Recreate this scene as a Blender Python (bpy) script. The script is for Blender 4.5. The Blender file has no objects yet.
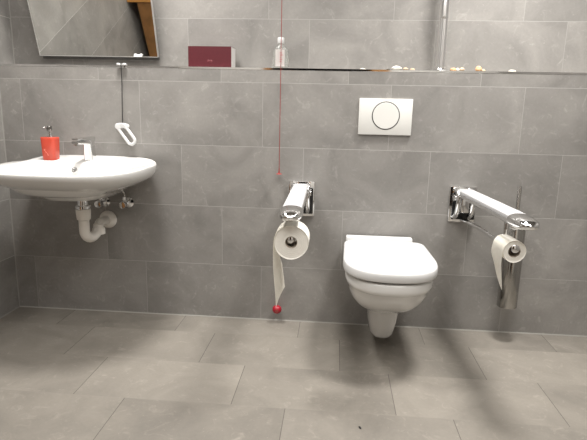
import bpy, bmesh, math, random
from mathutils import Vector, Matrix
random.seed(7)
C = bpy.context.scene.collection
PI = math.pi

# ------------------------------------------------------------------ materials
def new_mat(name):
    m = bpy.data.materials.new(name); m.use_nodes = True
    nt = m.node_tree
    return m, nt, nt.nodes['Principled BSDF']

def plain(name, col, rough=.5, metal=0., spec=.5, coat=0., trans=0., ior=1.45, noise=0., nscale=30., bump=0., bscale=200., sss=0.):
    m, nt, b = new_mat(name)
    b.inputs['Base Color'].default_value = (*col, 1)
    b.inputs['Roughness'].default_value = rough
    b.inputs['Metallic'].default_value = metal
    b.inputs['Specular IOR Level'].default_value = spec
    b.inputs['Coat Weight'].default_value = coat
    b.inputs['Transmission Weight'].default_value = trans
    b.inputs['IOR'].default_value = ior
    if sss:
        b.inputs['Subsurface Weight'].default_value = sss
        b.inputs['Subsurface Radius'].default_value = (.01, .01, .01)
    tc = nt.nodes.new('ShaderNodeTexCoord')
    if noise:
        n = nt.nodes.new('ShaderNodeTexNoise'); n.inputs['Scale'].default_value = nscale
        n.inputs['Detail'].default_value = 4
        nt.links.new(tc.outputs['Object'], n.inputs['Vector'])
        mp = nt.nodes.new('ShaderNodeMapRange')
        mp.inputs['From Min'].default_value = .3; mp.inputs['From Max'].default_value = .7
        mp.inputs['To Min'].default_value = 1 - noise; mp.inputs['To Max'].default_value = 1 + noise
        nt.links.new(n.outputs['Fac'], mp.inputs['Value'])
        vm = nt.nodes.new('ShaderNodeVectorMath'); vm.operation = 'SCALE'
        vm.inputs[0].default_value = col
        nt.links.new(mp.outputs['Result'], vm.inputs['Scale'])
        nt.links.new(vm.outputs['Vector'], b.inputs['Base Color'])
    if bump:
        n2 = nt.nodes.new('ShaderNodeTexNoise'); n2.inputs['Scale'].default_value = bscale
        nt.links.new(tc.outputs['Object'], n2.inputs['Vector'])
        bp = nt.nodes.new('ShaderNodeBump'); bp.inputs['Strength'].default_value = bump
        bp.inputs['Distance'].default_value = .002
        nt.links.new(n2.outputs['Fac'], bp.inputs['Height'])
        nt.links.new(bp.outputs['Normal'], b.inputs['Normal'])
    return m

def tile_mat(name, u_axis, v_axis, u0, v0, shift, base, grout_h, grout_v, rough, gw=.0022, vein=.20, seed=0., streak=False):
    """60 x 30 cm concrete-look tiles laid in a one-third bond on a world plane"""
    m, nt, b = new_mat(name)
    N, L = nt.nodes, nt.links
    geo = N.new('ShaderNodeNewGeometry'); sp = N.new('ShaderNodeSeparateXYZ')
    L.new(geo.outputs['Position'], sp.inputs[0])
    def math_(op, a, b_=None, c_=None):
        n = N.new('ShaderNodeMath'); n.operation = op
        for i, v in enumerate((a, b_, c_)):
            if v is None: continue
            if isinstance(v, (int, float)): n.inputs[i].default_value = v
            else: L.new(v, n.inputs[i])
        return n.outputs[0]
    U, V = sp.outputs[u_axis], sp.outputs[v_axis]
    v = math_('DIVIDE', math_('SUBTRACT', V, v0), .3)
    row = math_('FLOOR', v)
    fv = math_('SUBTRACT', v, row)
    u = math_('DIVIDE', math_('SUBTRACT', math_('SUBTRACT', U, u0), math_('MULTIPLY', row, shift)), .6)
    colm = math_('FLOOR', u)
    fu = math_('SUBTRACT', u, colm)
    du = math_('MULTIPLY', math_('SUBTRACT', .5, math_('ABSOLUTE', math_('SUBTRACT', fu, .5))), .6)
    dv = math_('MULTIPLY', math_('SUBTRACT', .5, math_('ABSOLUTE', math_('SUBTRACT', fv, .5))), .3)
    gu = math_('LESS_THAN', du, gw * .5); gv = math_('LESS_THAN', dv, gw * .5)
    g = math_('MAXIMUM', gu, gv)
    cmb = N.new('ShaderNodeCombineXYZ'); L.new(colm, cmb.inputs[0]); L.new(row, cmb.inputs[1]); cmb.inputs[2].default_value = seed
    wn = N.new('ShaderNodeTexWhiteNoise'); wn.noise_dimensions = '3D'; L.new(cmb.outputs[0], wn.inputs['Vector'])
    # per-tile shifted texture space
    off = N.new('ShaderNodeVectorMath'); off.operation = 'MULTIPLY_ADD'
    L.new(wn.outputs['Color'], off.inputs[0]); off.inputs[1].default_value = (7, 7, 7); L.new(geo.outputs['Position'], off.inputs[2])
    def noise(scale, detail, dist, rgh=.55):
        n = N.new('ShaderNodeTexNoise'); n.inputs['Scale'].default_value = scale; n.inputs['Detail'].default_value = detail
        n.inputs['Distortion'].default_value = dist; n.inputs['Roughness'].default_value = rgh
        L.new(off.outputs[0], n.inputs['Vector']); return n.outputs['Fac']
    def rng(x, a, b_, c, d):
        n = N.new('ShaderNodeMapRange'); L.new(x, n.inputs['Value'])
        for k, vv in zip(('From Min', 'From Max', 'To Min', 'To Max'), (a, b_, c, d)): n.inputs[k].default_value = vv
        return n.outputs['Result']
    n1 = rng(noise(4.0, 6, .8), .3, .7, 1 - vein, 1 + vein)
    n2 = rng(noise(16, 8, 1.5, .7), .56, .76, 0., .42)          # pale smudges
    n3 = rng(noise(90, 3, 0), .3, .7, .965, 1.035)
    n4 = rng(noise(55, 2, .2), .70, .74, 0., .2)                # pale flecks
    tv = rng(wn.outputs['Value'], 0, 1, .90, 1.10)
    k = math_('MULTIPLY', math_('MULTIPLY', n1, n3), tv)
    k = math_('ADD', k, math_('ADD', n2, n4))
    tl = N.new('ShaderNodeVectorMath'); tl.operation = 'SCALE'; tl.inputs[0].default_value = base; L.new(k, tl.inputs['Scale'])
    mx = N.new('ShaderNodeMix'); mx.data_type = 'RGBA'
    L.new(gv, mx.inputs[0]); mx.inputs[6].default_value = (*grout_v, 1); mx.inputs[7].default_value = (*grout_h, 1)
    mx2 = N.new('ShaderNodeMix'); mx2.data_type = 'RGBA'
    L.new(g, mx2.inputs[0]); L.new(tl.outputs[0], mx2.inputs[6]); L.new(mx.outputs[2], mx2.inputs[7])
    L.new(mx2.outputs[2], b.inputs['Base Color'])
    rr = rng(n1, .85, 1.15, rough + .06, rough - .06)
    L.new(math_('MAXIMUM', rr, math_('MULTIPLY', g, .8)), b.inputs['Roughness'])
    h = math_('SUBTRACT', math_('MULTIPLY', n3, .15), math_('MULTIPLY', g, 1.))
    bp = N.new('ShaderNodeBump'); bp.inputs['Strength'].default_value = .25; bp.inputs['Distance'].default_value = .0012
    L.new(h, bp.inputs['Height']); L.new(bp.outputs[0], b.inputs['Normal'])
    return m

WALLC = (.252, .241, .227)
GW = (.39, .38, .36); GWV = (.37, .36, .34)
U0 = .0
M = {}
M['tile_back'] = tile_mat('grey wall tile', 0, 2, .4, .287, -.2, WALLC, GW, GWV, .42, seed=1.)
M['tile_upper'] = tile_mat('grey wall tile upper', 0, 2, .205, 1.194, -.2, WALLC, GW, GWV, .42, seed=2.)
M['tile_side'] = tile_mat('grey side wall tile', 1, 2, .05, .287, .2, WALLC, (.50, .49, .47), (.275, .266, .253), .42, seed=3.)
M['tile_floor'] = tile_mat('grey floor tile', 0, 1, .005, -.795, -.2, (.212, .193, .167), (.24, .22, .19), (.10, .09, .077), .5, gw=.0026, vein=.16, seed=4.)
M['plaster'] = plain('white plaster', (.78, .76, .72), .8, bump=.1)
M['paint'] = plain('grey paint', (.42, .41, .39), .8, bump=.1)
M['grout_dim'] = plain('corner joint', (.33, .32, .30), .7)
M['grout'] = plain('pale sealing joint', (.44, .43, .40), .7)
M['ceramic'] = plain('white ceramic', (.74, .735, .72), .12, coat=.5)
M['whiteplastic'] = plain('white plastic', (.66, .66, .658), .3)
M['flushplastic'] = plain('flush plate plastic', (.69, .685, .655), .35)
M['chrome'] = plain('polished chrome', (.80, .80, .80), .06, metal=1.)
M['satin'] = plain('satin chrome', (.62, .61, .59), .22, metal=1.)
M['steel_brush'] = plain('brushed steel', (.42, .41, .39), .16, metal=1.)
M['soft_chrome'] = plain('soft chrome', (.88, .88, .88), .28, metal=1.)
M['wood_frame'] = plain('door frame wood', (.46, .23, .08), .5, noise=.15, nscale=10)
M['edge'] = plain('bright metal edge', (.85, .85, .84), .45, metal=1.)
M['gloss_black'] = plain('black plastic', (.012, .012, .012), .25)
M['dark_chrome'] = plain('dark chrome', (.32, .31, .30), .15, metal=1.)
M['gap'] = plain('dark seam', (.03, .03, .03), .6)
M['pad'] = plain('ribbed pale plastic', (.52, .52, .525), .4)
M['paper'] = plain('tissue paper', (.90, .875, .81), .95, noise=.03, nscale=60, bump=.3, bscale=300)
M['card'] = plain('cardboard core', (.42, .36, .29), .9)
M['trap'] = plain('white waste pipe plastic', (.78, .75, .70), .35)
M['redplastic'] = plain('red orange plastic', (.56, .07, .04), .25, coat=.3)
M['redpale'] = plain('pale red print', (.80, .25, .18), .4)
M['red'] = plain('red cord', (.26, .045, .04), .6)
M['redbead'] = plain('red bead', (.33, .012, .025), .35)
M['thread'] = plain('grey thread', (.30, .29, .28), .6)
M['black'] = plain('black cord', (.02, .02, .02), .6)
M['burgundy'] = plain('burgundy card', (.085, .008, .014), .5, noise=.05, nscale=50)
M['emblem'] = plain('faint pink emblem', (.15, .03, .037), .5)
M['whitecard'] = plain('white card', (.80, .78, .76), .6)
M['mirror'] = plain('mirror glass', (.88, .89, .87), .015, metal=1.)
M['mirror_edge'] = plain('mirror back', (.075, .072, .068), .6)
M['wood_lit'] = plain('lit tone of wood', (.55, .26, .07), .45, noise=.18, nscale=9)  # brighter copy of the cabinet wood, light on the top put into its colour
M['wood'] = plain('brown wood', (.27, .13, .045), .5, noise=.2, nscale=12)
M['corridor_dark'] = plain('corridor darkness', (.02, .018, .016), .5)  # near-black colour stands in for the unlit corridor beyond the doorway
M['clear'] = plain('clear bottle plastic', (.94, .96, .93), .08, trans=.9, ior=1.25)
M['label'] = plain('white paper label', (.82, .78, .76), .6)
M['labelink'] = plain('red label print', (.60, .20, .22), .6)
M['shell_white'] = plain('white shell', (.78, .74, .66), .5, noise=.1, nscale=120)
M['shell_peach'] = plain('peach shell', (.66, .40, .22), .5, noise=.25, nscale=150)
M['shell_tan'] = plain('tan shell', (.52, .40, .28), .5, noise=.25, nscale=150)
M['shell_dark'] = plain('dark grey shell', (.09, .085, .07), .5, noise=.3, nscale=150)
M['brass'] = plain('tarnished brass', (.30, .29, .20), .3, metal=1.)
M['bristle'] = plain('dark bristle', (.05, .05, .05), .8)

# ------------------------------------------------------------------ helpers
def mk(name, bm, mat, parent=None, smooth=True, angle=40):
    bmesh.ops.recalc_face_normals(bm, faces=bm.faces)
    me = bpy.data.meshes.new(name); bm.to_mesh(me); bm.free()
    me.materials.append(mat)
    if smooth:
        me.polygons.foreach_set('use_smooth', [True] * len(me.polygons))
        me.set_sharp_from_angle(angle=math.radians(angle))
    o = bpy.data.objects.new(name, me); C.objects.link(o)
    if parent: o.parent = parent
    return o

def thing(name, loc, label, cat, group=None, rotz=0):
    o = bpy.data.objects.new(name, None); C.objects.link(o); o.empty_display_size = .05
    o.location = loc; o.rotation_euler = (0, 0, rotz)
    tag(o, label, cat, group); return o

def tag(o, label, cat, group=None):
    o['label'] = label; o['category'] = cat
    if group: o['group'] = group
    return o

def struct(name, bm, mat, parent=None):
    o = mk(name, bm, mat, parent, smooth=False)
    if not parent: o['kind'] = 'structure'
    return o

def box(bm, x0, x1, y0, y1, z0, z1, bev=0., seg=2, mtx=None):
    t = bmesh.new()
    vs = [t.verts.new((x, y, z)) for x in (x0, x1) for y in (y0, y1) for z in (z0, z1)]
    for f in ((0, 1, 3, 2), (4, 6, 7, 5), (0, 4, 5, 1), (2, 3, 7, 6), (0, 2, 6, 4), (1, 5, 7, 3)):
        t.faces.new([vs[i] for i in f])
    if bev:
        bmesh.ops.bevel(t, geom=t.edges[:], offset=bev, segments=seg, profile=.5, affect='EDGES')
    merge(bm, t, mtx); return bm

def merge(bm, t, mtx=None):
    if mtx: bmesh.ops.transform(t, matrix=mtx, verts=t.verts)
    me = bpy.data.meshes.new('tmp'); t.to_mesh(me); t.free()
    bm.from_mesh(me); bpy.data.meshes.remove(me)

def B(*a, **k):
    return box(bmesh.new(), *a, **k)

def loft(bm, rings, cap0=True, cap1=True, closed=True):
    vr = [[bm.verts.new(p) for p in r] for r in rings]
    n = len(rings[0])
    for a, b in zip(vr, vr[1:]):
        for i in range(n if closed else n - 1):
            j = (i + 1) % n
            bm.faces.new((a[i], a[j], b[j], b[i]))
    if cap0: bm.faces.new(vr[0][::-1])
    if cap1: bm.faces.new(vr[-1])
    return bm

def lathe(bm, prof, n=40, mtx=None, cap0=True, cap1=True):
    t = bmesh.new()
    rings = [[(r * math.cos(2 * PI * i / n), r * math.sin(2 * PI * i / n), z) for i in range(n)] for r, z in prof]
    loft(t, rings, cap0, cap1); merge(bm, t, mtx); return bm

def tube(bm, pts, r, n=14, closed=False, cap=True, res=0):
    """swept round tube along points (r may be a list)"""
    P = [Vector(p) for p in pts]
    if res: P = smooth_path(P, res)
    m = len(P); rr = r if isinstance(r, (list, tuple)) else [r] * m
    rings = []; up = None
    for i in range(m):
        if closed: d = P[(i + 1) % m] - P[i - 1]
        else: d = P[min(i + 1, m - 1)] - P[max(i - 1, 0)]
        d.normalize()
        if up is None:
            up = Vector((0, 0, 1)) if abs(d.z) < .9 else Vector((0, 1, 0))
        up = (up - d * up.dot(d)).normalized(); s = d.cross(up)
        rings.append([P[i] + (up * math.cos(2 * PI * k / n) + s * math.sin(2 * PI * k / n)) * rr[i] for k in range(n)])
    if closed:
        vr = [[bm.verts.new(p) for p in r_] for r_ in rings]
        for a in range(m):
            b = (a + 1) % m
            for i in range(n):
                j = (i + 1) % n; bm.faces.new((vr[a][i], vr[a][j], vr[b][j], vr[b][i]))
    else: loft(bm, rings, cap, cap)
    return bm

def smooth_path(P, res):
    out = []
    for i in range(len(P) - 1):
        p0 = P[max(i - 1, 0)]; p1 = P[i]; p2 = P[i + 1]; p3 = P[min(i + 2, len(P) - 1)]
        for k in range(res):
            t = k / res
            out.append(.5 * ((2 * p1) + (p2 - p0) * t + (2 * p0 - 5 * p1 + 4 * p2 - p3) * t * t + (3 * p1 - p0 - 3 * p2 + p3) * t ** 3))
    out.append(P[-1]); return out

def arc(c, r, a0, a1, n, ax='xz'):
    o = []
    for i in range(n + 1):
        a = a0 + (a1 - a0) * i / n
        u, v = r * math.cos(a), r * math.sin(a)
        o.append({'xz': (c[0] + u, c[1], c[2] + v), 'yz': (c[0], c[1] + u, c[2] + v), 'xy': (c[0] + u, c[1] + v, c[2])}[ax])
    return o

Rx = lambda a: Matrix.Rotation(a, 4, 'X')
Ry = lambda a: Matrix.Rotation(a, 4, 'Y')
Rz = lambda a: Matrix.Rotation(a, 4, 'Z')
T = lambda x, y, z: Matrix.Translation((x, y, z))

# ------------------------------------------------------------------ room shell
XL, XR, YF, ZC = -1.308, 1.95, -3.0, 2.5
ZS, YU = 1.2535, .14            # ledge height, set-back of the upper wall
struct('floor', B(XL - .1, XR + .1, YF - .1, .3, -.1, 0), M['tile_floor'])
struct('ceiling', B(XL - .1, XR + .1, YF - .1, .3, ZC, ZC + .1), M['paint'])
struct('wall_back_lower', B(XL, XR, 0, YU, 0, ZS), M['tile_back'])
struct('wall_back', B(XL - .1, XR + .1, YU, YU + .1, 0, ZC), M['tile_upper'])
struct('wall_left', B(XL - .1, XL, YF, YU, 0, ZC), M['tile_side'])
struct('wall_right', B(XR, XR + .1, YF, YU, 0, ZC), M['tile_side'])
# the wall behind the camera with a door opening
wf = bmesh.new(); DX0, DX1, DH = -.36, .70, 2.08
box(wf, XL, DX0, YF - .1, YF, 0, ZC); box(wf, DX1, XR, YF - .1, YF, 0, ZC); box(wf, DX0, DX1, YF - .1, YF, DH, ZC)
struct('wall_front', wf, M['plaster'])
struct('floor_corridor', B(DX0 - .3, DX1 + .3, -5.2, YF - .1, -.1, 0), M['corridor_dark'])
cw = bmesh.new()
box(cw, DX0 - .4, DX0 - .3, -5.2, YF - .1, 0, ZC); box(cw, DX1 + .3, DX1 + .4, -5.2, YF - .1, 0, ZC); box(cw, DX0 - .4, DX1 + .4, -5.3, -5.2, 0, ZC); box(cw, DX0 - .4, DX1 + .4, -5.2, YF - .1, ZC, ZC + .1)
struct('wall_corridor', cw, M['corridor_dark'])
dt = bmesh.new()
box(dt, DX0 - .06, DX0 + .01, YF - .02, YF + .018, 0, DH + .06); box(dt, DX1 - .01, DX1 + .17, YF - .02, YF + .018, 0, DH + .06)
box(dt, DX0 + .01, DX1 - .01, YF - .02, YF + .018, DH - .01, DH + .06)
struct('trim_4', dt, M['wood_frame'])
# polished metal edge on the ledge, sealing joints at floor and corner
struct('trim_1', B(XL, XR, -.0008, .012, ZS - .0075, ZS + .0015, bev=.0003, seg=1), M['chrome'])
struct('trim_2', B(XL, XR, -.003, .0, 0, .0045), M['grout'])
c3 = bmesh.new(); box(c3, XL, XL + .004, -.004, 0, .0045, ZS - .0075); box(c3, XL, XL + .004, YU - .004, YU, ZS, ZC); box(c3, XL, XL + .0035, YF, -.0035, 0, .0045)
struct('trim_3', c3, M['grout_dim'])

# ------------------------------------------------------------------ washbasin
SX, SHW, SD = -.822, .338, .572
def basin_pt(t, sx, sy, z, lift=1., n=2.9):
    """t: 0..1 round the outline, starting at the back-left corner; sx, sy scale about the back centre"""
    a = 2 * PI * t
    ca, sa = math.cos(a), math.sin(a)
    # superellipse, back half squarer than the front
    e = 2 / (n if sa < 0 else 6.)
    x = SHW * math.copysign(abs(ca) ** e, ca)
    yb, yf = .20, SD - .20
    y = -.20 + (yb if sa > 0 else yf) * math.copysign(abs(sa) ** e, sa)
    if sa > 0: x *= 1 - .10 * max(0, (y + .20) / .2) ** 2
    y = min(y, -.001)
    return (x * sx, y * sy, z)
def rim_lift(y):
    s = max(0, min(1, (y + .09) / .085)); s = s * s * (3 - 2 * s)
    return .012 * (1 + y / SD) + .018 * s
NB = 96
def ring(sx, sy, z, lift=0., wing=0.):
    out = []
    for i in range(NB):
        x, y, zz = basin_pt(i / NB, sx, sy, z)
        if lift: zz += rim_lift(y) * lift * (1 - .45 * min(1, abs(x) / SHW) ** 3 * (1 if y > -.15 else 0))
        out.append((x, y, zz))
    return out
def inner(hw, hd, yc, z, lift=0.):
    out = []
    for i in range(NB):
        a = 2 * PI * i / NB; ca, sa = math.cos(a), math.sin(a)
        e = 2 / 2.6
        x = hw * math.copysign(abs(ca) ** e, ca); y = yc + hd * math.copysign(abs(sa) ** e, sa)
        out.append((x, y, z + lift * rim_lift(y)))
    return out
ZR = .793
basin = thing('washbasin', (SX, 0, ZR), 'white ceramic washbasin hung on the grey tiled wall at left', 'washbasin')
bm = bmesh.new()
rings = [ring(.12, .46, .648), ring(.34, .58, .649), ring(.43, .63, .654), ring(.50, .67, .672), ring(.60, .735, .689), ring(.74, .81, .707), ring(.87, .89, .727),
         ring(.95, .95, .745), ring(.986, .983, .764), ring(.999, .999, .775, .5), ring(1.0, 1.0, ZR - .006, 1.), ring(.994, .995, ZR - .0015, 1.), ring(.982, .985, ZR, 1.), ring(.955, .965, ZR, 1.),
         inner(.288, .186, -.354, ZR - .001, 1.), inner(.277, .178, -.354, ZR - .006, .8), inner(.262, .168, -.354, ZR - .025, .3), inner(.235, .150, -.350, ZR - .065), inner(.19, .125, -.34, ZR - .10),
         inner(.12, .085, -.325, ZR - .118), inner(.05, .045, -.30, ZR - .122)]
rings = [[(x, y, z - ZR) for x, y, z in r] for r in rings]
loft(bm, rings)
mk('basin_bowl', bm, M['ceramic'], basin, angle=70)
o = bmesh.new(); lathe(o, [(.006, -.002), (.012, -.002), (.0135, .0), (.012, .0025), (.0085, .003), (.007, .0)], 28, T(-.03, -.187, -.022) @ Rx(math.radians(70)))
mk('overflow_ring', o, M['chrome'], basin)['label'] = 'small round chrome overflow ring'
o = bmesh.new(); lathe(o, [(.002, 0), (.026, 0), (.03, .003), (.028, .006), (.012, .009), (.002, .0095)], 30, T(0, -.30, -.1215))
mk('drain_plug', o, M['chrome'], basin)['label'] = 'round chrome drain plug'

# faucet
fz = ZR + rim_lift(-.095)
fa = thing('faucet', (SX, -.085, fz + .0005), 'chrome single lever tap standing on the back of the washbasin', 'tap')
bm = bmesh.new()
def rr4(hw, y0, y1, z, n=32, e=.45):
    return [(hw * math.copysign(abs(math.cos(a)) ** e, math.cos(a)), (y0 + y1) / 2 + (y1 - y0) / 2 * math.copysign(abs(math.sin(a)) ** e, math.sin(a)), z) for a in [2 * PI * k / n for k in range(n)]]
lathe(bm, [(.026, 0), (.027, .002), (.026, .005), (.004, .0055)], 36)
loft(bm, [rr4(.0205, -.024, .022, .004), rr4(.0195, -.026, .018, .05), rr4(.0195, -.030, .014, .088), rr4(.018, -.028, .012, .090)])
mk('tap_body', bm, M['chrome'], fa)
bm = bmesh.new(); rs = []
for k in range(9):
    s_ = k / 8; y = -.010 - .115 * s_; w = .0180 - .003 * s_; h = .0095 - .0035 * s_; z = .080 + .004 * s_
    rs.append([(w * math.copysign(abs(math.cos(a)) ** .6, math.cos(a)), y, z + h * math.copysign(abs(math.sin(a)) ** .6, math.sin(a))) for a in [2 * PI * q / 24 for q in range(24)]])
loft(bm, rs); lathe(bm, [(.008, 0), (.008, -.006), (.0095, -.006), (.0095, .004)], 20, T(0, -.113, .077))
mk('spout', bm, M['chrome'], fa)
bm = bmesh.new(); rs = []
for k in range(10):
    s_ = k / 9; d = .016 - .140 * s_; w = .0190 - .006 * s_; h = .0105 - .0070 * s_; z = .0945 + .003 * s_
    rs.append([(w * math.copysign(abs(math.cos(a)) ** .5, math.cos(a)), d, z + h * math.copysign(abs(math.sin(a)) ** .5, math.sin(a))) for a in [2 * PI * q / 24 for q in range(24)]])
loft(bm, rs)
mk('lever', bm, M['chrome'], fa)

fa.scale = (1.12, 1.12, 1.12)

# soap dispenser
sz = ZR + rim_lift(-.108)
sd = thing('soap_dispenser', (-1.005, -.108, sz), 'red orange soap pump bottle standing on the washbasin rim', 'soap dispenser')
bm = bmesh.new()
def rsq(hw, hd, z, e=.5, n=40):
    return [(hw * math.copysign(abs(math.cos(a)) ** e, math.cos(a)), hd * math.copysign(abs(math.sin(a)) ** e, math.sin(a)), z) for a in [2 * PI * i / n for i in range(n)]]
loft(bm, [rsq(.028, .026, 0), rsq(.0325, .0305, .002), rsq(.0345, .032, .008), rsq(.0385, .0365, .100), rsq(.039, .037, .108), rsq(.037, .035, .1115), rsq(.018, .018, .1125)])
mk('bottle_body', bm, M['redplastic'], sd)
bm = bmesh.new(); lathe(bm, [(.017, .112), (.017, .116), (.0135, .118), (.0135, .130), (.006, .131), (.006, .142)], 28)
mk('pump_collar', bm, M['chrome'], sd)
bm = bmesh.new(); lathe(bm, [(.006, .140), (.0125, .142), (.0135, .146), (.0135, .160), (.012, .163), (.002, .1635)], 28)
tube(bm, [(0, 0, .156), (-.010, -.012, .157), (-.016, -.024, .156), (-.018, -.029, .151)], [.0055, .005, .004, .0036], 12)
mk('pump_head', bm, M['dark_chrome'], sd)
bm = bmesh.new()
for pts in ([(-.016, -.0356, .055), (-.008, -.036, .045), (0, -.0362, .037), (.006, -.0358, .029)], [(-.017, -.0357, .050), (-.012, -.036, .052), (-.009, -.0362, .056)], [(.000, -.0356, .030), (.007, -.0358, .026)]):
    tube(bm, pts, .0012, 6)
mk('bottle_motif', bm, M['redpale'], sd)['label'] = 'faint paler motif on the bottle front'

sd.scale = (.93, .93, 1.0)
# drain trap
dr = thing('drain_trap', (-.79, -.25, .43), 'white plastic drain trap under the washbasin', 'drain trap')
def W(bm, root):   # shift world geometry into the thing's local space
    bmesh.ops.translate(bm, verts=bm.verts, vec=-Vector(root.location)); return bm
xl, yl = -.790, -.25
bm = bmesh.new(); lathe(bm, [(.032, .640), (.033, .646), (.033, .648)], 30, T(xl, yl, 0)); lathe(bm, [(.024, .595), (.024, .645)], 26, T(xl, yl, 0))
lathe(bm, [(.028, .600), (.034, .603), (.034, .616), (.028, .619)], 30, T(xl, yl, 0))
mk('waste_outlet', W(bm, dr), M['chrome'], dr)['label'] = 'chrome waste outlet'
bm = bmesh.new(); lathe(bm, [(.024, .548), (.030, .552), (.0315, .565), (.033, .592), (.032, .600), (.020, .601)], 30, T(xl, yl, 0))
mk('compression_nut', W(bm, dr), M['trap'], dr)
xr, yr = -.784, -.122
bm = bmesh.new()
bend = [(xl, yl, .55), (xl, yl, .51)]
cx, cy, hr = (xl + xr) / 2, (yl + yr) / 2, math.hypot(xr - xl, yr - yl) / 2
for i in range(13):
    a = PI + PI * i / 12
    bend.append((cx + (xr - xl) / 2 * math.cos(a), cy + (yr - yl) / 2 * math.cos(a), .500 + .048 * math.sin(a)))
bend += [(xr, yr, .503)]
tube(bm, bend, .0235, 22)
mk('u_bend', W(bm, dr), M['trap'], dr)
bm = bmesh.new(); lathe(bm, [(.0235, .452), (.0305, .454), (.0305, .478), (.0275, .483), (.022, .483)], 30, T(xr, yr, 0))
mk('compression_nut', W(bm, dr), M['trap'], dr)
bm = bmesh.new()
tube(bm, [(xr, yr, .470), (xr, yr, .474)] + [(xr - .004 * i / 8, yr + .03 - .03 * math.cos(a), .474 + .03 * math.sin(a)) for i, a in enumerate([PI / 2 * k / 8 for k in range(1, 9)])] + [(xr - .004, -.06, .500), (xr - .005, -.001, .500)], .0225, 22)
mk('outlet_pipe', W(bm, dr), M['trap'], dr)
bm = bmesh.new(); lathe(bm, [(.024, -.0), (.045, .0), (.044, .006), (.034, .02), (.025, .026)], 36, T(xr - .005, 0, .500) @ Rx(PI / 2))
mk('wall_flange', W(bm, dr), M['trap'], dr)

# angle valves with their hoses
def angle_valve(x, z, label, group, knobdir, hose_to):
    v = thing('angle_valve', (x, 0, z), label, 'valve')
    bm = bmesh.new()
    lathe(bm, [(.010, 0), (.027, 0), (.026, .004), (.014, .009), (.011, .010)], 30, T(0, 0, 0) @ Rx(PI / 2))
    lathe(bm, [(.009, .005), (.009, .05), (.012, .05), (.012, .066)], 22, Rx(PI / 2)); tube(bm, [(0, -.055, 0), (0, -.055, .034)], .0075, 16); tube(bm, [(0, -.055, .022), (0, -.055, .036)], .0105, 6)
    mk('valve_body', bm, M['chrome'], v)
    bm = bmesh.new(); lathe(bm, [(.006, .062), (.011, .064), (.0175, .069), (.018, .083), (.016, .088), (.003, .0895)], 26, Rx(PI / 2))
    mk('valve_knob', bm, M['chrome'], v)
    bm = bmesh.new(); hx, hy, hz = hose_to
    tube(bm, [(0, -.055, .034), (0, -.055, .055), (hx * .4, -.07, .078), (hx, hy, hz)], .0052, 12, res=8)
    mk('supply_hose', bm, M['steel_brush'], v)
    return v
angle_valve(-.676, .592, 'chrome angle valve on the wall below the right end of the washbasin', None, 0, (-.05, -.10, .095))
angle_valve(-.80, .592, 'chrome angle valve behind the white drain trap under the washbasin', None, 0, (.01, -.10, .085))
# ------------------------------------------------------------------ mirror with pull handle
MT = math.radians(16.5)
mr = thing('tilting_mirror', (-.838, .098, 1.308), 'rectangular wall mirror tilted forward above the washbasin', 'mirror')
mr.rotation_euler = (MT, 0, 0)
HW, HM = .301, .68
mk('mirror_glass', B(-HW, HW, -.004, .0, 0, HM), M['mirror'], mr, smooth=False)
mk('back_panel', B(-HW + .003, HW - .003, .0002, .010, .003, HM - .003), M['mirror_edge'], mr, smooth=False)
fr = bmesh.new()
box(fr, -HW - .002, HW + .002, -.0055, .012, -.003, -.0002); box(fr, -HW - .002, HW + .002, -.0055, .012, HM + .0002, HM + .003)
box(fr, -HW - .0025, -HW - .0002, -.0055, .012, -.003, HM + .003); box(fr, HW + .0002, HW + .0025, -.0055, .012, -.003, HM + .003)
mk('mirror_frame', fr, M['edge'], mr, smooth=False)['label'] = 'thin bright metal frame'
mk('lower_rail', B(-HW + .003, HW - .001, .0125, .026, -.020, .004), M['mirror_edge'], mr, smooth=False)['label'] = 'dark bar along the bottom of the mirror'
for s in (-1, 1):
    q = bmesh.new(); box(q, s * .22 - .02, s * .22 + .02, .0105, .020, .03, .10); 
    mk('mirror_bracket', q, M['satin'], mr, smooth=False)
    q = bmesh.new(); tube(q, [(s * .22, .019, .07), (s * .22, .0405, .061)], .008, 12)
    mk('mirror_bracket', q, M['satin'], mr)

ph = thing('mirror_pull_handle', (-.678, -.012, ZS + .0015), 'white loop handle on a black cord hanging from the ledge beside the tap', 'pull handle')
bm = bmesh.new()
box(bm, -.021, .021, -.006, .022, 0, .007, bev=.003)
for s in (-1, 1): lathe(bm, [(.004, 0), (.0085, .001), (.0095, .005), (.007, .0095), (.002, .0105)], 18, T(s * .015, .0, .0))
mk('ledge_hook', bm, M['whiteplastic'], ph)
bm = bmesh.new(); tube(bm, [(.002, -.006, .005), (.002, -.0095, -.004), (.003, -.0105, -.08), (.000, -.0105, -.16), (-.003, -.0105, -.276)], .0021, 10, res=6)
mk('cord', bm, M['black'], ph)
hl = bmesh.new(); L_, r_ = .072, .0185
pts = [(r_ * math.cos(a), 0, r_ * math.sin(a)) for a in [PI * i / 10 for i in range(11)]] + [(-r_ * math.cos(a), 0, -L_ - r_ * math.sin(a)) for a in [PI * i / 10 for i in range(11)]]
tube(hl, pts, .0073, 14, closed=True)
bmesh.ops.transform(hl, matrix=T(-.006, -.010, -.294) @ Ry(math.radians(-36)), verts=hl.verts)
# thick rounded head with two ears
for dx, rr in ((-.016, .0155), (.026, .0135)):
    lathe(hl, [(.003, -.007), (rr * .8, -.0065), (rr, -.003), (rr, .003), (rr * .8, .0065), (.003, .007)], 24, T(-.010 + dx, -.010, -.286) @ Rx(PI / 2))
box(hl, -.024, .014, -.016, -.004, -.294, -.270, bev=.004)
mk('loop_handle', hl, M['whiteplastic'], ph)

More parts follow.
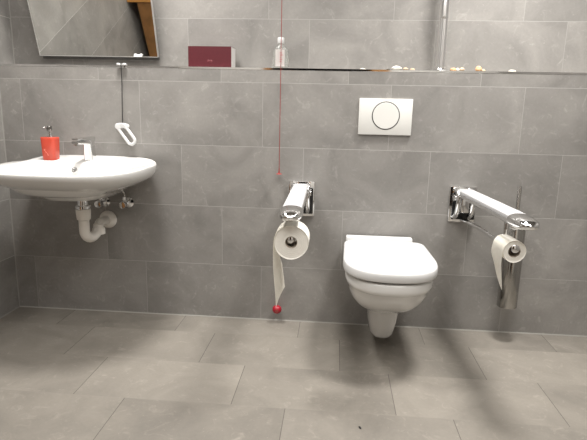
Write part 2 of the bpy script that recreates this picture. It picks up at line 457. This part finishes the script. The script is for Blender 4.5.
# ------------------------------------------------------------------ things on the ledge
bx = thing('gift_box', (-.2575, .018, ZS), 'dark red flat box standing on the ledge right of the mirror', 'box')
bw, bh, bd = .104, .0965, .095
mk('box_cover', B(-bw, bw - .001, 0, .0022, .0, bh), M['burgundy'], bx, smooth=False)
q = bmesh.new(); box(q, -bw + .002, bw, .0024, bd, .001, bh - .001)
mk('box_body', q, M['whitecard'], bx, smooth=False)['label'] = 'white box sides'
q = bmesh.new(); box(q, -bw, bw - .001, .0025, bd, bh - .0009, bh + .0006)
mk('box_top', q, M['burgundy'], bx, smooth=False)
q = bmesh.new()
for dx in (-.006, .006): lathe(q, [(.001, .0003), (.0065, .0003), (.007, 0)], 20, T(dx, -.0, .029) @ Rx(PI / 2), True, False)
for dx in (-.004, 0, .004): tube(q, [(dx - .0012, -.0002, .0215), (dx, -.0002, .0325), (dx + .0012, -.0002, .0215)], .0006, 6)
mk('box_emblem', q, M['emblem'], bx)['label'] = 'small faint round emblem on the red front'

bo = thing('lotion_bottle', (.0775, .042, ZS), 'small clear bottle with white cap standing on the ledge behind the red cord', 'bottle')
bm = bmesh.new()
def ov(hw, hd, z, n=36): return [(hw * math.cos(a), hd * math.sin(a), z) for a in [2 * PI * i / n for i in range(n)]]
loft(bm, [ov(.026, .017, 0), ov(.0325, .0205, .003), ov(.0345, .022, .010), ov(.0345, .022, .070), ov(.031, .020, .082), ov(.021, .015, .094), ov(.013, .012, .100), ov(.0125, .012, .108)])
mk('bottle_body', bm, M['clear'], bo)
bm = bmesh.new(); lathe(bm, [(.0135, .1085), (.0145, .110), (.0145, .131), (.013, .134), (.002, .1345)], 28)
mk('bottle_cap', bm, M['whiteplastic'], bo)
bm = bmesh.new()
rs = [[( .0352 * math.sin(a), -.0225 * math.cos(a), z) for a in [math.radians(-36 + 68 * i / 14) for i in range(15)]] for z in (.010, .086 - .004)]
vr = [[bm.verts.new(p) for p in r] for r in rs]
for i in range(14): bm.faces.new((vr[0][i], vr[0][i + 1], vr[1][i + 1], vr[1][i]))
bmesh.ops.solidify(bm, geom=bm.faces[:], thickness=.0004)
lb = mk('bottle_label', bm, M['label'], bo)
q = bmesh.new()
for k, w in ((0, .010), (1, .014), (2, .008), (3, .012), (4, .009)): box(q, .002 - .0045, .002 - .0045 + w, -.0238, -.0230, .066 - k * .009, .0682 - k * .009)
mk('label_print', q, M['labelink'], lb, smooth=False)

bo.scale = (1.1, 1.1, 1.06)
# chrome upright tube
ct = thing('chrome_tube', (.826, .066, ZS), 'tall slender chrome tube upright on a round base on the ledge', 'tube')
bm = bmesh.new(); lathe(bm, [(.041, 0), (.042, .002), (.040, .005), (.028, .009), (.020, .012), (.0185, .016)], 40)
mk('tube_base', bm, M['chrome'], ct)
bm = bmesh.new()
n = 96
def flute(r, z): return [((r + .0007 * math.cos(10 * a)) * math.cos(a), (r + .0007 * math.cos(10 * a)) * math.sin(a), z) for a in [2 * PI * i / n for i in range(n)]]
loft(bm, [flute(.0185, .014), flute(.0178, .03), flute(.0165, .235)])
mk('tube_shaft', bm, M['soft_chrome'], ct, angle=80)
bm = bmesh.new(); lathe(bm, [(.0165, .233), (.0178, .236), (.0182, .245), (.0182, .62), (.016, .624), (.002, .625)], 40)
mk('tube_sleeve', bm, M['soft_chrome'], ct)

# shells
def shell(x, y, rx, ry, rz, mat, label, seed, ribbed=False):
    random.seed(seed); bm = bmesh.new()
    bmesh.ops.create_uvsphere(bm, u_segments=28, v_segments=16, radius=1)
    ph_ = random.random() * 6
    for v in bm.verts:
        a = math.atan2(v.co.y, v.co.x)
        r = 1 + .10 * math.sin(2 * a + ph_) + .06 * math.sin(3 * v.co.z * 2 + ph_)
        if ribbed: r += .05 * math.cos(14 * a)
        tip = 1 - .28 * max(0, v.co.x)
        v.co = Vector((v.co.x * rx * r, v.co.y * ry * r * tip, v.co.z * rz * r * tip))
    zmin = min(v.co.z for v in bm.verts)
    for v in bm.verts: v.co.z = max(v.co.z - zmin - .0008, 0)
    o = mk('shell', bm, M[mat], angle=75); o.location = (x, y, ZS); o.rotation_euler[2] = random.random() * 1.5 - .7
    tag(o, label, 'shell', 'shells lying along the ledge'); return o
shell(.466, .028, .016, .010, .0045, 'shell_white', 'thin pale shell lying left of the other shells, above the flush plate', 1)
shell(.583, .026, .011, .009, .0045, 'shell_dark', 'small dark shell on the ledge beside the largest white shell', 2)
shell(.621, .028, .021, .014, .0095, 'shell_white', 'largest white shell on the ledge, above the flush plate', 3, True)
shell(.662, .030, .012, .010, .0072, 'shell_tan', 'small tan shell just right of the largest white shell', 4)
shell(.693, .028, .013, .010, .0062, 'shell_tan', 'flat tan shell midway between the white shell and the chrome tube', 5)
shell(.878, .026, .017, .012, .0082, 'shell_peach', 'peach shell touching the foot of the chrome tube on its right', 6, True)
shell(.898, .030, .009, .009, .0075, 'shell_white', 'cream shell between the two peach and tan ones beside the chrome tube', 7)
shell(.918, .028, .014, .011, .0088, 'shell_tan', 'tan shell, third to the right of the chrome tube', 8)
shell(.992, .030, .014, .011, .0125, 'shell_peach', 'tall peach shell standing apart, right of the chrome tube', 9)
shell(1.013, .036, .012, .010, .0070, 'shell_tan', 'low tan shell right behind the tall peach shell', 10)
shell(1.142, .028, .016, .012, .0058, 'shell_white', 'flat white shell farthest right on the ledge', 11)

# emergency cord
ec = thing('emergency_cord', (.0865, -.030, .055), 'thin red emergency pull cord hanging down in front of the wall', 'pull cord')
bm = bmesh.new(); tube(bm, [(0, 0, ZC - .0555), (0, 0, .712)], .0016, 8)
mk('cord', bm, M['red'], ec)
bm = bmesh.new(); lathe(bm, [(.0155, .707), (.013, .7085), (.005, .712), (.0032, .722), (.0022, .735)], 20)
mk('cord_toggle', bm, M['red'], ec)
bm = bmesh.new(); tube(bm, [(0, 0, .708), (0, 0, .036)], .0005, 6)
mk('thread', bm, M['thread'], ec)['label'] = 'thin grey thread below the red cord'
bm = bmesh.new(); lathe(bm, [(.004, -.003), (.014, -.001), (.0215, .007), (.0235, .017), (.0215, .028), (.014, .035), (.005, .038)], 32)
mk('pull_bead', bm, M['redbead'], ec)['label'] = 'round red bead near the floor'
bm = bmesh.new(); lathe(bm, [(.003, 0), (.0085, 0), (.0085, .003), (.003, .003)], 24, T(.002, -.0232, .017) @ Rx(PI / 2))
mk('bead_ring', bm, M['red'], ec)

# ------------------------------------------------------------------ flush plate
fp = thing('flush_plate', (.5775, 0, 1.0425), 'white rectangular flush plate with round button above the toilet', 'flush plate')
bm = bmesh.new(); box(bm, -.123, .123, -.012, 0, -.083, .083, bev=.0025)
mk('plate', bm, M['flushplastic'], fp)
bm = bmesh.new(); lathe(bm, [(.0604, 0), (.0604, .0008), (.0645, .0008), (.0645, 0)], 64, T(.002, -.0121, .0055) @ Rx(PI / 2), False, False)
mk('button_seam', bm, M['gap'], fp)['label'] = 'dark circular seam round the button'
bm = bmesh.new(); lathe(bm, [(.0604, 0), (.0604, .0012), (.0595, .0022), (.03, .0026), (.002, .0026)], 64, T(.002, -.0121, .0055) @ Rx(PI / 2))
mk('flush_button', bm, M['flushplastic'], fp)

# ------------------------------------------------------------------ toilet
TX = .598
tw = thing('toilet', (TX, 0, .05), 'white wall hung toilet with closed lid below the flush plate', 'toilet')
def dring(hw, y0, y1, z, n=72, ef=2.5, rc=.04):
    """closed D outline: straight back at y0, rounded front at y1"""
    pts = []
    ym = y0 + (y1 - y0) * .56
    h = n // 2
    for i in range(h + 1):                       # front from right to left
        a = -PI * i / h
        c, s = math.cos(a), math.sin(a)
        pts.append((hw * math.copysign(abs(c) ** (2 / ef), c), ym + (ym - y1) * -abs(s) ** (2 / ef), z))
    # left side, back, right side with rounded corners
    def seg(p, q, k): return [(p[0] + (q[0] - p[0]) * i / k, p[1] + (q[1] - p[1]) * i / k, z) for i in range(1, k + 1)]
    bw_ = hw * .965
    pts += seg((-hw, ym), (-bw_, y0 - rc), 6)
    pts += [(-bw_ + rc - rc * math.cos(a), y0 - rc + rc * math.sin(a), z) for a in [PI / 2 * i / 5 for i in range(1, 6)]]
    pts += seg((-bw_ + rc, y0), (bw_ - rc, y0), 8)
    pts += [(bw_ - rc + rc * math.sin(a), y0 - rc + rc * math.cos(a), z) for a in [PI / 2 * i / 5 for i in range(1, 6)]]
    pts += seg((bw_, y0 - rc), (hw, ym), 6)[:-1]
    return pts
def lz(rs): return [[(x, y, z - .05) for x, y, z in r] for r in rs]
bm = bmesh.new()
rs = [dring(.046, -.001, -.255, .052, rc=.006), dring(.053, -.001, -.268, .055, rc=.006), dring(.0585, -.001, -.276, .068, rc=.006), dring(.069, -.001, -.300, .13, rc=.006), dring(.078, -.001, -.316, .190, rc=.006),
      dring(.092, -.001, -.340, .209, rc=.006), dring(.124, -.001, -.400, .230, rc=.008), dring(.146, -.001, -.462, .262, rc=.010), dring(.161, -.001, -.507, .297, rc=.012), dring(.170, -.001, -.532, .330, rc=.012),
      dring(.1735, -.001, -.540, .352, rc=.012), dring(.176, -.001, -.545, .356, rc=.012), dring(.182, -.001, -.557, .361, rc=.012), dring(.185, -.001, -.561, .375, rc=.012), dring(.1855, -.001, -.562, .398, rc=.012), dring(.183, -.001, -.560, .405, rc=.012),
      dring(.176, -.004, -.553, .408, rc=.012)]
loft(bm, lz(rs)); mk('bowl', bm, M['ceramic'], tw, angle=60)
bm = bmesh.new()
loft(bm, lz([dring(.174, -.075, -.545, .4085), dring(.174, -.075, -.545, .4145)]))
mk('seat_seam', bm, M['gap'], tw)['label'] = 'dark seam under the lid'
bm = bmesh.new()
rs = [dring(.189, -.064, -.557, .4148), dring(.194, -.060, -.565, .417), dring(.1955, -.058, -.568, .422), dring(.195, -.058, -.567, .448), dring(.1925, -.060, -.563, .4555), dring(.183, -.064, -.556, .4595),
      ]
for k_, z_ in ((.94, .4622), (.86, .4640), (.7, .4655), (.45, .4664), (.2, .4667)):
    rs.append([(x * k_, -.30 + (y + .30) * k_, z_) for x, y, z in dring(.183, -.064, -.556, 0)])
loft(bm, lz(rs)); mk('lid', bm, M['whiteplastic'], tw, angle=50)
bm = bmesh.new(); box(bm, -.178, .138, -.056, -.012, .358, .4235, bev=.005, seg=3)
mk('hinge_block', bm, M['whiteplastic'], tw)

# ------------------------------------------------------------------ fold-down grab bars
def grab_bar(x0, ang, label, plate_dx, sdx=0.):
    g = thing('grab_bar', (x0, 0, .56), label, 'grab bar', rotz=0)
    z0 = -.56
    mt = T(0, 0, .012) @ Rz(ang)
    bm = bmesh.new(); box(bm, -.062 + plate_dx, .062 + plate_dx, -.012, -.0005, .557 + z0, .727 + z0, bev=.003)
    mk('wall_plate', bm, M['chrome'], g)
    bm = bmesh.new(); box(bm, -.050 + plate_dx, .056 + plate_dx, -.030, -.0125, .572 + z0, .700 + z0, bev=.004)
    mk('hinge_cover', bm, M['gloss_black'], g)['label'] = 'black hinge cover'
    bm = bmesh.new()
    for s in (-1, 1):
        tube(bm, [(s * .034, -.010, .700 + z0), (s * .034, -.055, .700 + z0), (s * .034, -.072, .682 + z0), (s * .034, -.078, .65 + z0), (s * .034, -.066, .60 + z0), (s * .034, -.035, .575 + z0), (s * .034, -.010, .572 + z0)], .0115, 16, res=6)
    bmesh.ops.transform(bm, matrix=mt, verts=bm.verts); mk('hinge_bracket', bm, M['chrome'], g)
    bm = bmesh.new(); tube(bm, [(-.050, -.055, .668 + z0), (.050, -.055, .668 + z0)], .016, 22)
    box(bm, -.020, .020, -.075, -.02, .60 + z0, .685 + z0, bev=.005)
    bmesh.ops.transform(bm, matrix=mt, verts=bm.verts); mk('hinge_barrel', bm, M['chrome'], g)
    # upper arm: chrome rail below, pale ribbed pad on top
    bm = bmesh.new(); rs = []
    for y in (-.02, -.03, -.670):
        rs.append([(.0385 * math.copysign(abs(math.cos(a)) ** .75, math.cos(a)), y, .683 + z0 + .013 * math.copysign(abs(math.sin(a)) ** .75, math.sin(a))) for a in [2 * PI * i / 28 for i in range(28)]])
    loft(bm, rs); bmesh.ops.transform(bm, matrix=mt, verts=bm.verts); mk('arm_rail', bm, M['chrome'], g)
    bm = bmesh.new(); box(bm, -.0355, .0355, -.662, -.035, .690 + z0, .7085 + z0, bev=.006, seg=3)
    for k in range(-3, 4): box(bm, k * .0092 - .0028, k * .0092 + .0028, -.658, -.04, .705 + z0, .7098 + z0, bev=.001, seg=1)
    bmesh.ops.transform(bm, matrix=mt, verts=bm.verts); mk('arm_pad', bm, M['pad'], g)['label'] = 'white ribbed pad on top of the chrome arm'
    bm = bmesh.new(); rs = []
    for k in range(13):
        t = k / 12; s = math.sqrt(max(0, 1 - t ** 3.2)) if k < 12 else .10
        rs.append([(.0425 * (.25 + .75 * s if k else 1) * math.copysign(abs(math.cos(a)) ** .8, math.cos(a)) * (1 if k < 12 else .6), -.660 - .112 * t, .690 + z0 + .0245 * max(s, .08) * math.copysign(abs(math.sin(a)) ** .8, math.sin(a))) for a in [2 * PI * i / 36 for i in range(36)]])
    loft(bm, rs); bmesh.ops.transform(bm, matrix=mt, verts=bm.verts); mk('end_cap', bm, M['chrome'], g)
    # lower rail carrying the paper spindle
    bm = bmesh.new(); tube(bm, [(0, -.04, .563 + z0), (0, -.09, .566 + z0), (0, -.30, .578 + z0), (sdx, -.52, .587 + z0), (sdx, -.585, .593 + z0), (sdx, -.606, .609 + z0), (sdx, -.610, .640 + z0), (sdx, -.610, .680 + z0)], .0105, 14, res=6)
    bmesh.ops.transform(bm, matrix=mt, verts=bm.verts); mk('lower_rail', bm, M['chrome'], g)
    bm = bmesh.new()
    tube(bm, [(sdx, -.612, .676 + z0), (sdx, -.612, .612 + z0), (sdx, -.618, .602 + z0), (sdx, -.632, .598 + z0), (sdx, -.700, .598 + z0)], .0070, 14, res=6)
    lathe(bm, [(.006, -.004), (.0125, -.003), (.0155, .004), (.0145, .012), (.010, .0155), (.002, .0165)], 28, T(sdx, -.694, .598 + z0) @ Rx(PI / 2))
    bmesh.ops.transform(bm, matrix=mt, verts=bm.verts); mk('paper_spindle', bm, M['chrome'], g)
    return g
AL, AR = math.radians(.8), math.radians(3.6)
gl = grab_bar(.194, AL, 'chrome fold-down grab bar with white pad, left of the toilet', .003)
gr = grab_bar(.958, AR, 'chrome fold-down grab bar with white pad, right of the toilet', .006, -.019)

def toilet_roll(x0, ang, R, y0, y1, zc, tail, tip, label, loose, twist=0.):
    """roll threaded on the spindle, axis along the bar"""
    g = thing('toilet_roll', (x0, 0, .6145), label, 'toilet roll', rotz=ang)
    zo = zc - .6145; ri = .0205
    bm = bmesh.new(); n = 72
    def circ(r, y, w=0): return [((r + w * math.sin(3 * a + 1) ) * math.cos(a), y, zo + (r + w * math.sin(3 * a + 1)) * math.sin(a)) for a in [2 * PI * i / n for i in range(n)]]
    prof = [(ri, y1), (ri + .001, y0 + .0), ]
    rings_ = [circ(ri + .0012, y1 + .002), circ(R * .6, y1 + .0005), circ(R - .003, y1, loose * .3), circ(R, y1 + .003, loose), circ(R, y0 - .003, loose), circ(R - .002, y0, loose * .3)]
    # stepped paper layers on the front face
    k = 5
    for i in range(k):
        r = R - .004 - (R - ri - .008) * i / k
        rings_ += [circ(r, y0 + .0004), circ(r - .0012, y0 + .0008), circ(r - .0024, y0 + .0002)]
    rings_ += [circ(ri + .0012, y0)]
    loft(bm, rings_ + [rings_[0]], False, False)
    bmesh.ops.remove_doubles(bm, verts=bm.verts, dist=1e-6)
    mk('paper_roll', bm, M['paper'], g, angle=60)
    bm = bmesh.new(); loft(bm, [circ(ri + .001, y0 + .001), circ(ri + .001, y1 - .001), circ(ri, y1 - .001), circ(ri, y0 + .001), circ(ri + .001, y0 + .001)], False, False)
    mk('core', bm, M['card'], g)
    # hanging sheet off the left side
    bm = bmesh.new(); cols = 8; rows = 22; Rr = R + loose + .0008
    grid = []
    for i in range(rows + 1):
        t = i / rows; line = []
        for j in range(cols + 1):
            s = j / cols; y = y0 - .002 + (y1 + .002 - (y0 - .002)) * s
            zend = tail + (tip - tail) * s
            if t < .28:
                a = PI * .62 + (PI - PI * .62) * (t / .28)
                x, z = Rr * math.cos(a), zo + Rr * math.sin(a)
            else:
                q = (t - .28) / .72
                x = -Rr - .002 * math.sin(q * 5) + .010 * q * q + .0025 * math.sin(s * 4 + q * 3) * q; z = zo + (zend - .6145 - zo) * q
            yy = y + (.004 * (t - .28) if t > .28 else 0)
            if t > .28: x += twist * s * min(1, (t - .28) / .4)
            line.append(bm.verts.new((x, yy, z)))
        grid.append(line)
    for i in range(rows):
        for j in range(cols): bm.faces.new((grid[i][j], grid[i][j + 1], grid[i + 1][j + 1], grid[i + 1][j]))
    bmesh.ops.solidify(bm, geom=bm.faces[:], thickness=.0006)
    mk('hanging_sheet', bm, M['paper'], g)['label'] = 'loose sheet end hanging from the roll'
    return g
toilet_roll(.198, AL, .0615, -.715, -.615, .602, .352, .40, 'full toilet roll with a long paper tail, under the left grab bar', .0010, .022)
toilet_roll(.937, AR, .0392, -.705, -.610, .600, .458, .53, 'half used toilet roll with a short torn tail, under the right grab bar', .0004)

# ------------------------------------------------------------------ toilet brush
BX, BY = 1.192, -.092
bh_ = thing('brush_holder', (BX, BY, .172), 'brushed steel toilet brush holder on the wall at right', 'brush holder')
bm = bmesh.new(); lathe(bm, [(.040, 0), (.044, .002), (.045, .006), (.045, .385), (.0435, .387), (.043, .384), (.043, .012), (.003, .011)], 44)
mk('holder_tube', bm, M['steel_brush'], bh_)
bm = bmesh.new(); box(bm, -.018, .018, .044, -BY - .0005, .20, .30, bev=.003)
mk('wall_mount', bm, M['satin'], bh_)
br = thing('toilet_brush', (BX, BY, .196), 'slim chrome toilet brush handle standing up out of the steel holder', 'toilet brush')
bm = bmesh.new(); lathe(bm, [(.009, .352), (.0095, .36), (.0095, .548), (.0085, .5535), (.001, .554)], 24)
mk('brush_handle', bm, M['satin'], br)
bm = bmesh.new(); lathe(bm, [(.0447, .3635), (.0450, .366), (.043, .372), (.012, .378), (.004, .378)], 40)
mk('brush_lid', bm, M['satin'], br)
bm = bmesh.new(); lathe(bm, [(.010, -.012), (.032, -.006), (.036, .03), (.032, .075), (.008, .08), (.006, .36)], 28)
mk('brush_head', bm, M['bristle'], br)

# ------------------------------------------------------------------ wooden unit seen in the mirror
wu = thing('wooden_cabinet', (XL, -1.53, 0), 'brown wooden cabinet against the left wall, reflected in the mirror', 'cabinet')
mk('cabinet_top', B(.002, .46, -.70, .012, .925, .960, bev=.002, seg=1), M['wood_lit'], wu, smooth=False)['label'] = 'wooden top, coloured in a lit orange tone'
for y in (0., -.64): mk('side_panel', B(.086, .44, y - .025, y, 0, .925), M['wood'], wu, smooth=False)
mk('shelf', B(.086, .43, -.639, -.026, .45, .47), M['wood'], wu, smooth=False)
mk('back_panel', B(.073, .085, -.66, -.003, .05, .924), M['wood'], wu, smooth=False)

# crumb on the floor
bm = bmesh.new(); bmesh.ops.create_icosphere(bm, subdivisions=2, radius=1)
for v in bm.verts: v.co = Vector((v.co.x * .0035, v.co.y * .0075, max(0, v.co.z * .003 + .0022)))
cr = mk('crumb', bm, M['black']); cr.location = (.472, -.884, 0); cr.rotation_euler[2] = .5
tag(cr, 'tiny dark crumb lying on the floor tiles in front of the toilet', 'crumb')

# ------------------------------------------------------------------ lights
def disc(x, y, z, size, e, col):
    l = bpy.data.lights.new('ceiling_light', 'AREA'); l.shape = 'DISK'; l.size = size; l.energy = e; l.color = col
    o = bpy.data.objects.new('ceiling_light', l); C.objects.link(o); o.location = (x, y, z); return o
WARM = (1., .973, .935)
def lamp(x, y, e, spread, size=.5):
    o = disc(x, y, 2.46, size, e, WARM); o.data.spread = math.radians(spread)
lamp(1.1, -.40, 23, 110, .36); lamp(-.55, -.40, 19, 110, .36)
pl = bpy.data.lights.new('ceiling_panel', 'AREA'); pl.shape = 'RECTANGLE'; pl.size = 2.4; pl.size_y = 1.7; pl.energy = 64; pl.color = WARM
po = bpy.data.objects.new('ceiling_panel', pl); C.objects.link(po); po.location = (.35, -1.75, 2.46)
w = bpy.data.worlds.new('World'); bpy.context.scene.world = w; w.use_nodes = True
w.node_tree.nodes['Background'].inputs[0].default_value = (1, .97, .93, 1)
w.node_tree.nodes['Background'].inputs[1].default_value = .0

# ------------------------------------------------------------------ camera
f, yaw, pitch, roll = 511.55, -.0779916, .2071759, -.0221868
cam = bpy.data.cameras.new('camera'); co = bpy.data.objects.new('camera', cam); C.objects.link(co)
cam.sensor_width = 36; cam.lens = f / 587 * 36; cam.clip_start = .02
fwd = Vector((math.sin(yaw) * math.cos(pitch), math.cos(yaw) * math.cos(pitch), -math.sin(pitch)))
rt = Vector((math.cos(yaw), -math.sin(yaw), 0)); dn = fwd.cross(rt)
r2 = rt * math.cos(roll) + dn * math.sin(roll); d2 = -rt * math.sin(roll) + dn * math.cos(roll)
m = Matrix((r2, -d2, -fwd)).transposed().to_4x4(); m.translation = (.351503, -2.468745, 1.053503)
co.matrix_world = m
S = bpy.context.scene; S.camera = co
S.view_settings.view_transform = 'Standard'; S.view_settings.look = 'None'; S.view_settings.gamma = 1
S.view_settings.use_curve_mapping = False
S.view_settings.exposure = 0.
